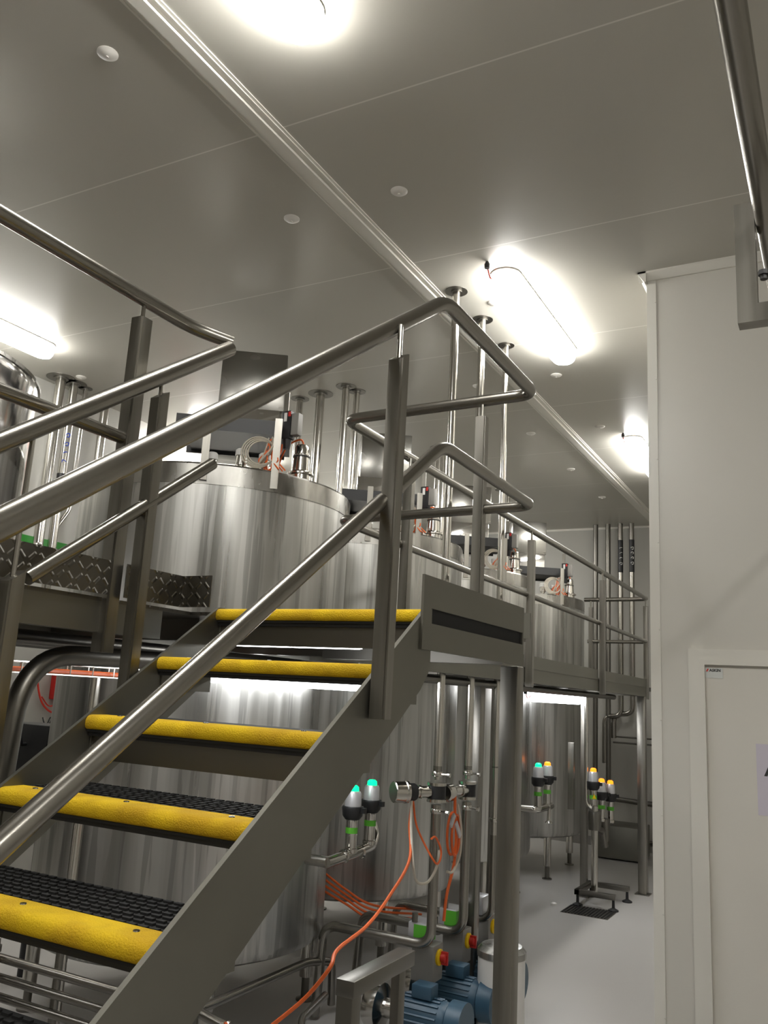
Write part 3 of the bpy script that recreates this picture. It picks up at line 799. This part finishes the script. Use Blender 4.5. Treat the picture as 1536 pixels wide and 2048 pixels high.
bb = thing('black_equipment', 'black box shaped machine head with levers beside the left stringer', 'machine', (-4.9, 4.3, 1.4))
MB().bbox((-5.1, 4.12, 1.15), (-4.70, 4.35, 1.60), .01).build('machine_head', 'black', bb)
MB().tube([(-4.9, 3.9, 1.46), (-4.9, 4.2, 1.47)], .012, seg=8).tube([(-4.9, 4.08, 1.47), (-4.9, 4.04, 1.58)], .014, seg=8).build('lever', 'black', bb)
MB().tube([(-4.86, 4.33, 1.16), (-4.86, 4.33, .0)], .05, seg=12).build('column', 'black', bb)
cp = thing('drain_riser', 'slim bright vertical pipe in front of the nearest tank, seen between the treads', 'pipe', (-2.95, 3.95, 1))
MB().tube([(-3.62, 3.45, 0), (-3.62, 3.45, 1.96)], .028, seg=14).build('pipe_run', 'pipe', cp)

# pipe rack low behind the stairs
rk = thing('pipe_rack', 'low rack of three horizontal bright pipes behind the lowest visible treads', 'pipe rack', (-3.5, 3.3, 0))
for z in (.502, .412, .325): MB().tube([(-4.08, 3.3, z), (-2.75, 3.3, z)], .021, seg=14).build('rack_pipe', 'tube', rk)
for x in (-3.52, -2.95): MB().bbox((x-.015, 3.325, 0), (x+.015, 3.355, .62), .003).build('rack_post', 'post', rk)
for i, z in enumerate((.502, .412)):
    MB().tube([(-3.90, 3.27, z+.02), (-3.88, 3.25, z+.11)], .02, seg=10).lathe([(.028, z+.04), (.028, z+.07)], (-3.89, 3.26, 0), 'z', 12).build('rack_clamp', 'pipe', rk)
fp = thing('floor_pipe', 'bright pipe running low along the floor, turning under the right stringer', 'pipe', (-2.9, 4.2, .3))
MB().tube([(-2.40, 3.62, .30), (-2.93, 3.70, .345), (-2.925, 4.70, .345), (-2.90, 4.95, .30), (-2.9, 4.97, .05)], .024, .06, seg=14).build('pipe_run', 'tube', fp)
MB().lathe([(.03, -.01), (.034, 0), (.03, .01)], (-2.70, 3.665, .325), 'x', 14).build('clamp', 'pipe', fp)
MB().curve([(-2.70, 3.64, .35), (-2.68, 3.62, .36), (-2.66, 3.62, .33), (-2.65, 3.63, .26)], .009).build('orange_tie', 'orange', fp)
fp = thing('floor_pipe', 'bright looped pipe low in front of the pump stand', 'pipe', (-2.5, 4.0, .2))
MB().tube([(-2.74, 4.62, .22), (-2.58, 4.10, .26), (-2.42, 3.95, .22), (-2.40, 3.9, .02)], .022, .1, seg=14).build('pipe_run', 'tube', fp)

# ------------------------------------------------------------------ pump stand with motors and switches
ps = thing('pump_stand', 'dark steel stand around the pumps below the landing', 'stand', (-1.85, 3.6, 0))
MB().bbox((-1.76, 3.04, .81), (-1.68, 3.56, .87), .004).build('top_beam', 'dpipe', ps)
MB().bbox((-1.76, 3.05, 0), (-1.69, 3.12, .81), .004).build('leg', 'dpipe', ps)
MB().bbox((-1.76, 3.50, 0), (-1.72, 3.56, .81), .004).build('leg', 'dpipe', ps)
for i in range(3):
    y = 4.72+.46*i; nm = ['nearest', 'middle', 'farthest'][i]
    pm = thing('pump_motor', 'finned blue electric motor of the %s pump' % nm, 'motor', (-2.2, y, 0))
    b = MB().lathe([(.085, -.16), (.10, -.15), (.10, .13), (.092, .15), (.06, .17), (.03, .17), (.03, .24)], (-2.16, y, .20), 'x', 24)
    for k in range(20):
        a = 2*PI*k/20
        b.box((-2.27, -.003, .098), (-2.06, .003, .118), ('X', a), (0, 0, 0)) if False else None
        ca, sa = math.cos(a), math.sin(a)
        b.tube([(-2.27, y+.104*ca, .20+.104*sa), (-2.05, y+.104*ca, .20+.104*sa)], .006, seg=4)
    b.build('motor_body', 'blue', pm)
    MB().lathe([(.112, -.24), (.118, -.235), (.118, -.15), (.10, -.15)], (-2.16+.40, y, .20), 'x', 24).build('fan_cover', 'blue', pm)
    MB().bbox((-2.22, y-.05, .30), (-2.10, y+.05, .37), .006).build('terminal_box', 'blue', pm)
    MB().box((-2.28, y-.10, .0), (-2.02, y-.06, .10)).box((-2.28, y+.06, .0), (-2.02, y+.10, .10)).build('motor_foot', 'blue', pm)
    MB().lathe([(.11, -.34), (.12, -.32), (.12, -.26), (.05, -.24), (.05, -.17)], (-2.16, y, .20), 'x', 24).build('pump_head', 'pipe', pm)
    # switch box
    yb = 4.98+.44*i
    sb = thing('isolator_box', 'grey isolator box with yellow and red rotary switch on the %s pump' % nm, 'switch box', (-2.28, yb, .4))
    MB().bbox((-2.34, yb-.075, .31), (-2.20, yb+.065, .51), .006).build('enclosure', 'greybox', sb)
    kn = MB().lathe([(.045, 0), (.045, .012), (.035, .018)], (-2.20, yb, .44), 'x', 24).build('switch_plate', 'yellowp', sb)
    sub(MB().lathe([(.024, .018), (.026, .045), (.020, .052), (0, .052)], (-2.20, yb, .44), 'x', 16).box((-2.18, yb-.008, .405), (-2.14, yb+.008, .475)), 'switch_knob', 'red', kn)
    MB().tube([(-2.27, yb, .31), (-2.27, yb, .0)], .03, seg=12).build('pedestal', 'post', sb)
    tb = thing('transmitter_box', 'light grey transmitter with green label above the %s isolator box' % nm, 'instrument', (-2.30, yb-.03, .56))
    MB().bbox((-2.36, yb-.10, .515), (-2.24, yb+.05, .63), .01).build('enclosure', 'silver', tb)
    if i < 2: MB().box((-2.32, yb-.102, .525), (-2.2385, yb+.03, .62)).build('green_label', 'green', tb)
    MB().tube([(-2.32, yb-.09, .63), (-2.32, yb-.09, .68)], .018, seg=10).build('cable_entry', 'dpipe', tb)
    c_ = MB()
    for k in range(3):
        dx = -.03+.03*k
        c_.curve([(-2.26+dx, yb-.03, .31), (-2.20+dx, yb-.08, .18), (-2.12+dx, yb-.10-.02*k, .05), (-1.98+dx, yb-.06, .02)], .011, seg=8)
    tag(c_.build('motor_cables', 'greycable'), 'grey cables hanging below the %s isolator box' % nm, 'cable')
wc = thing('white_canister', 'pale cylindrical canister with domed top on the floor behind the big stair leg', 'canister', (-1.9, 5.25, 0))
MB().lathe([(.135, 0), (.14, .01), (.14, .44)], (-1.91, 5.25, 0), 'z', 40).build('canister_body', 'white', wc)
MB().lathe([(.146, .44), (.146, .475), (.12, .50), (0, .515)], (-1.91, 5.25, 0), 'z', 40).build('canister_lid', 'tank', wc)

# orange and cream cables
def cable(pts, r, mat, label):
    return tag(MB().curve(pts, r).build('cable', mat), label, 'cable')
P3 = lambda y, x, z: (x, y, z)
cable([(-2.28, 4.70, 1.33), (-2.27, 4.66, 1.20), (-2.16, 4.45, 1.05), (-2.12, 4.15, .92), (-2.05, 3.80, .86), (-1.98, 3.42, .85), (-1.93, 3.28, .82), (-2.02, 3.26, .70), (-2.12, 3.2, .6), (-2.25, 3.1, .48), (-2.3, 3.0, .40)], .0085, 'orange', 'long orange cable sagging from the horizontal valve down to the floor')
cable([(-2.28, 4.71, 1.33), (-2.25, 4.72, 1.18), (-2.13, 4.70, 1.02), (-2.13, 4.78, 1.0), (-2.13, 4.80, 1.06), (-2.13, 4.72, 1.14), (-2.13, 4.66, 1.14)], .006, 'orange', 'thin orange cable loop left of the nearest tall pipe')
cable([(-2.28, 4.69, 1.33), (-2.24, 4.62, 1.18), (-2.14, 4.46, 1.02), (-2.14, 4.52, .93), (-2.14, 4.66, .91), (-2.14, 4.78, .98), (-2.14, 4.80, 1.06)], .008, 'cream', 'cream cable loop left of the nearest tall pipe')
b = MB().ring((-2.15, 5.0, 1.13), .12, .008, (1, 0, 0), sx=.62, sy=1.0).ring((-2.135, 5.02, 1.12), .115, .008, (1, .1, 0), sx=.66, sy=1.0)
b.curve([(-2.14, 5.0, 1.36), (-2.14, 5.01, 1.25), (-2.14, 5.04, 1.10), (-2.14, 5.02, .95), (-2.14, 4.93, .80), (-2.14, 4.90, .66)], .009)
tag(b.build('coiled_cable', 'orange'), 'orange cable coiled in a loop between the two nearest tall pipes', 'cable')
cable([(-2.13, 5.02, 1.30), (-2.13, 5.09, 1.15), (-2.13, 5.08, 1.0), (-2.13, 4.98, .92), (-2.13, 4.90, .93)], .008, 'cream', 'cream cable curving under the orange coil')
b = MB().box((-2.12, 4.88, 1.20), (-2.11, 4.96, 1.23), ('X', .9)).box((-2.12, 4.95, 1.14), (-2.11, 5.06, 1.17), ('X', -.9))
tag(b.build('zip_tag', 'silver'), 'small bright metal tag hanging by the nearest valve', 'tag')
b = MB()
for k in range(4): b.curve([(-2.9-.02*k, 5.5, .62+.05*k), (-2.85, 5.0, .58+.05*k), (-3.0, 4.4+.9, .6+.05*k)], .01) if False else b.curve([(-3.40+.02*k, 5.45, .60+.035*k), (-3.15, 5.50, .50+.03*k), (-2.95, 5.55, .42+.03*k), (-2.75, 5.9, .36+.03*k)], .008)
tag(b.build('orange_cables', 'orange'), 'bundle of orange cables running low between the first two tanks', 'cable')

# ------------------------------------------------------------------ valves on the tanks
def make_valve(led, label, dark_collar=True):
    v = local('indicator_valve', label, 'valve', (0, 0, 0), None)
    MB().lathe([(.030, .395), (.032, .40), (.030, .425), (.018, .437), (0, .438)], seg=20).build('indicator_light', led, v)
    MB().lathe([(.052, .29), (.048, .38), (.040, .396), (.030, .398)], seg=24).build('valve_head', 'silver', v)
    MB().lathe([(.045, .20), (.062, .225), (.068, .28), (.064, .292), (.05, .292)], seg=24).box((.05, -.015, .25), (.09, .015, .285)).build('collar', 'black', v)
    MB().lathe([(.034, .0), (.036, .01), (.036, .19), (.043, .20)], seg=20).build('valve_body', 'pipe', v)
    MB().lathe([(.0375, .105), (.0375, .145)], seg=20).build('green_band', 'green', v)
    MB().lathe([(.04, -.03), (.042, -.02), (.042, 0), (.034, 0)], seg=20).build('clamp', 'pipe', v)
    return v
v0 = make_valve('ledg', 'green-lit valve in front of the nearest tank, left of the pair')
v0.location = (-2.72, 4.78, 1.0); v0.scale = (1, 1, .84)
copy_tree(v0, (-2.72, 5.01, 1.02), 'green-lit valve in front of the nearest tank, right of the pair')
copy_tree(v0, (-2.70, 8.33, .955), 'green-lit valve beside the third tank, next to an amber one').scale = (1, 1, .92)
v1 = make_valve('ledo', 'amber-lit valve beside the third tank, next to a green one')
v1.location = (-2.70, 8.62, .955); v1.scale = (1, 1, .92)
copy_tree(v1, (-2.37, 9.12, .90), 'amber-lit valve on the far floor stand, topmost of three')
copy_tree(v1, (-2.36, 9.42, .78), 'amber-lit valve on the far floor stand, middle of three')
copy_tree(v1, (-2.30, 9.55, .76), 'amber-lit valve on the far floor stand, rightmost of three')
mf = thing('valve_manifold', 'short horizontal pipe elbow carrying the two green-lit valves', 'pipe', (-2.8, 4.8, .97))
MB().tube([(-2.72, 4.50, .955), (-2.72, 4.80, .965), (-2.72, 5.05, .985), (-2.74, 5.13, 1.03), (-2.78, 5.15, 1.10)], .032, .06, seg=16).tube([(-2.72, 4.52, .955), (-2.868, 4.52, .955)], .032, seg=16).build('pipe_run', 'pipe', mf)
for y in (4.70, 4.90): MB().lathe([(.036, -.012), (.042, 0), (.036, .012)], (-2.72, y, .965), 'y', 18).build('clamp', 'pipe', mf)
mf = thing('valve_manifold', 'small pipe manifold below the valves beside the third tank', 'pipe', (-2.75, 8.5, .9))
MB().tube([(-2.92, 8.28, .925), (-2.70, 8.30, .925), (-2.70, 8.75, .925)], .034, .04, seg=14).lathe([(.04, .78), (.02, .80), (.016, .88), (.016, .93)], (-2.68, 8.62, 0), 'z', 14).build('pipe_run', 'pipe', mf)

# far valve stand
fs = thing('valve_stand', 'steel floor stand with vertical pipe and levelling feet near the far wall', 'stand', (-2.3, 9, 0))
MB().tube([(-2.44, 9.1, 2.03), (-2.44, 9.1, .94), (-2.34, 9.1, .87)], .022, .05, seg=14).build('feed_pipe', 'pipe', fs)
MB().tube([(-2.35, 9.1, .93), (-2.35, 9.1, .07)], .034, seg=14).build('standpipe', 'pipe', fs)
MB().lathe([(.06, .70), (.065, .72), (.065, .86), (.06, .88)], (-2.35, 9.1, 0), 'z', 18).tube([(-2.35, 9.1, .72), (-2.35, 9.4, .66), (-2.33, 9.45, .50)], .035, .05, seg=12).tube([(-2.33, 9.45, .55), (-2.33, 9.45, .78)], .045, seg=12).build('valve_block', 'dpipe', fs)
MB().bbox((-2.50, 8.9, .10), (-2.10, 8.95, .15), .003).bbox((-2.50, 9.40, .10), (-2.08, 9.45, .15), .003).bbox((-2.50, 8.9, .10), (-2.45, 9.45, .15), .003).build('base_frame', 'dpipe', fs)
for x, y in ((-2.12, 8.92), (-2.10, 9.42), (-2.47, 8.92), (-2.47, 9.42)):
    MB().lathe([(.05, 0), (.05, .012), (.015, .03), (.012, .11)], (x, y, 0), 'z', 16).build('foot', 'black', fs)
MB().bbox((-2.56, 8.85, .9), (-2.50, 8.9, 1.55), .003).build('support_plate', 'post', fs)
tg = thing('warning_tag', 'small yellow warning triangle on the far valve stand', 'sign', (-2.33, 9.05, 1.0))
MB().prism([(-2.365, 1.005), (-2.325, 1.005), (-2.345, 1.05)], 1, 9.060, 9.063).build('triangle', 'yellowp', tg)
cabn = MB().bbox((-3.05, 11.75, .02), (-2.45, 12.35, .42), .01)
tag(cabn.build('floor_trough', 'plate'), 'low dark steel trough on the floor by the far wall', 'trough')
dr = thing('floor_drain', 'dark rectangular floor drain grate in front of the far tank', 'drain', (-2.3, 8.7, 0))
MB().box((-2.53, 8.53, .0), (-2.08, 8.90, .004)).build('drain_frame', 'dpipe', dr)
g = MB()
for k in range(14): g.box((-2.52+k*.031, 8.54, .004), (-2.508+k*.031, 8.89, .009))
g.build('grate', 'black', dr)
tag(MB().lathe([(.03, 0), (.03, .02), (.015, .03), (0, .03)], (-2.66, 8.75, 0), 'z', 10).build('plastic_stopper', 'white'), 'small white stopper lying on the floor left of the drain', 'stopper')

# ------------------------------------------------------------------ overhead frame and tube, upper right
hg = thing('overhead_bracket', 'square steel hanger frame at the upper right edge', 'bracket', (0, 1.9, 2.9))
yy = 1.9; x0, x1, z0, z1 = -.176, .13, 2.765, 3.055
w = .042
for q in ([(x0, z0), (x0+w, z0+w), (x0+w, z1-w), (x0, z1)], [(x1, z0), (x1-w, z0+w), (x1-w, z1-w), (x1, z1)],
          [(x0, z0), (x1, z0), (x1-w, z0+w), (x0+w, z0+w)], [(x0, z1), (x1, z1), (x1-w, z1-w), (x0+w, z1-w)]):
    MB().prism(q, 1, yy, yy+.04).build('frame_member', 'post', hg)
MB().bbox((-.06, yy+.005, z1), (-.02, yy+.035, CZ), .003).build('drop_rod', 'post', hg)
MB().lathe([(.008, -.01), (.008, 0), (.012, 0), (.012, .01)], (-.118, yy-.02, 2.86), 'z', 8).build('bolt', 'black', hg)
tag(MB().tube([(-.108, -1.2, 3.0), (-.108, 5.07, 3.0)], .024, seg=20).build('overhead_tube', 'tube'), 'round steel tube running overhead past the hanger frame at upper right', 'tube')

# ------------------------------------------------------------------ camera, world, exposure
def R(yaw, pitch, roll):
    f = Vector((-math.sin(yaw)*math.cos(pitch), math.cos(yaw)*math.cos(pitch), math.sin(pitch)))
    r = Vector((math.cos(yaw), math.sin(yaw), 0)); u = r.cross(f)
    c, s_ = math.cos(roll), math.sin(roll)
    return c*r+s_*u, -s_*r+c*u, f
r, u, f = R(.501047421, .210799024, .0553599735)
cam = bpy.data.cameras.new('camera'); co = bpy.data.objects.new('camera', cam); COL.objects.link(co)
co.matrix_world = Matrix(((r.x, u.x, -f.x, 0), (r.y, u.y, -f.y, 0), (r.z, u.z, -f.z, 1.92), (0, 0, 0, 1)))
cam.sensor_fit = 'VERTICAL'; cam.sensor_height = 32; cam.lens = 1707.58/2048*32; cam.clip_start = .05
S.camera = co
w = bpy.data.worlds.new('world'); S.world = w; w.use_nodes = True
w.node_tree.nodes['Background'].inputs[0].default_value = (.5, .5, .5, 1)
w.node_tree.nodes['Background'].inputs[1].default_value = 0.02
S.view_settings.view_transform = 'Standard'; S.view_settings.look = 'None'
S.view_settings.exposure = .68; S.view_settings.gamma = 1
S.cycles.use_denoising = True
S.cycles.sample_clamp_indirect = 6
S.cycles.max_bounces = 10; S.cycles.diffuse_bounces = 5; S.cycles.glossy_bounces = 6
for o in ALL():
    if 'local' in o: del o['local']
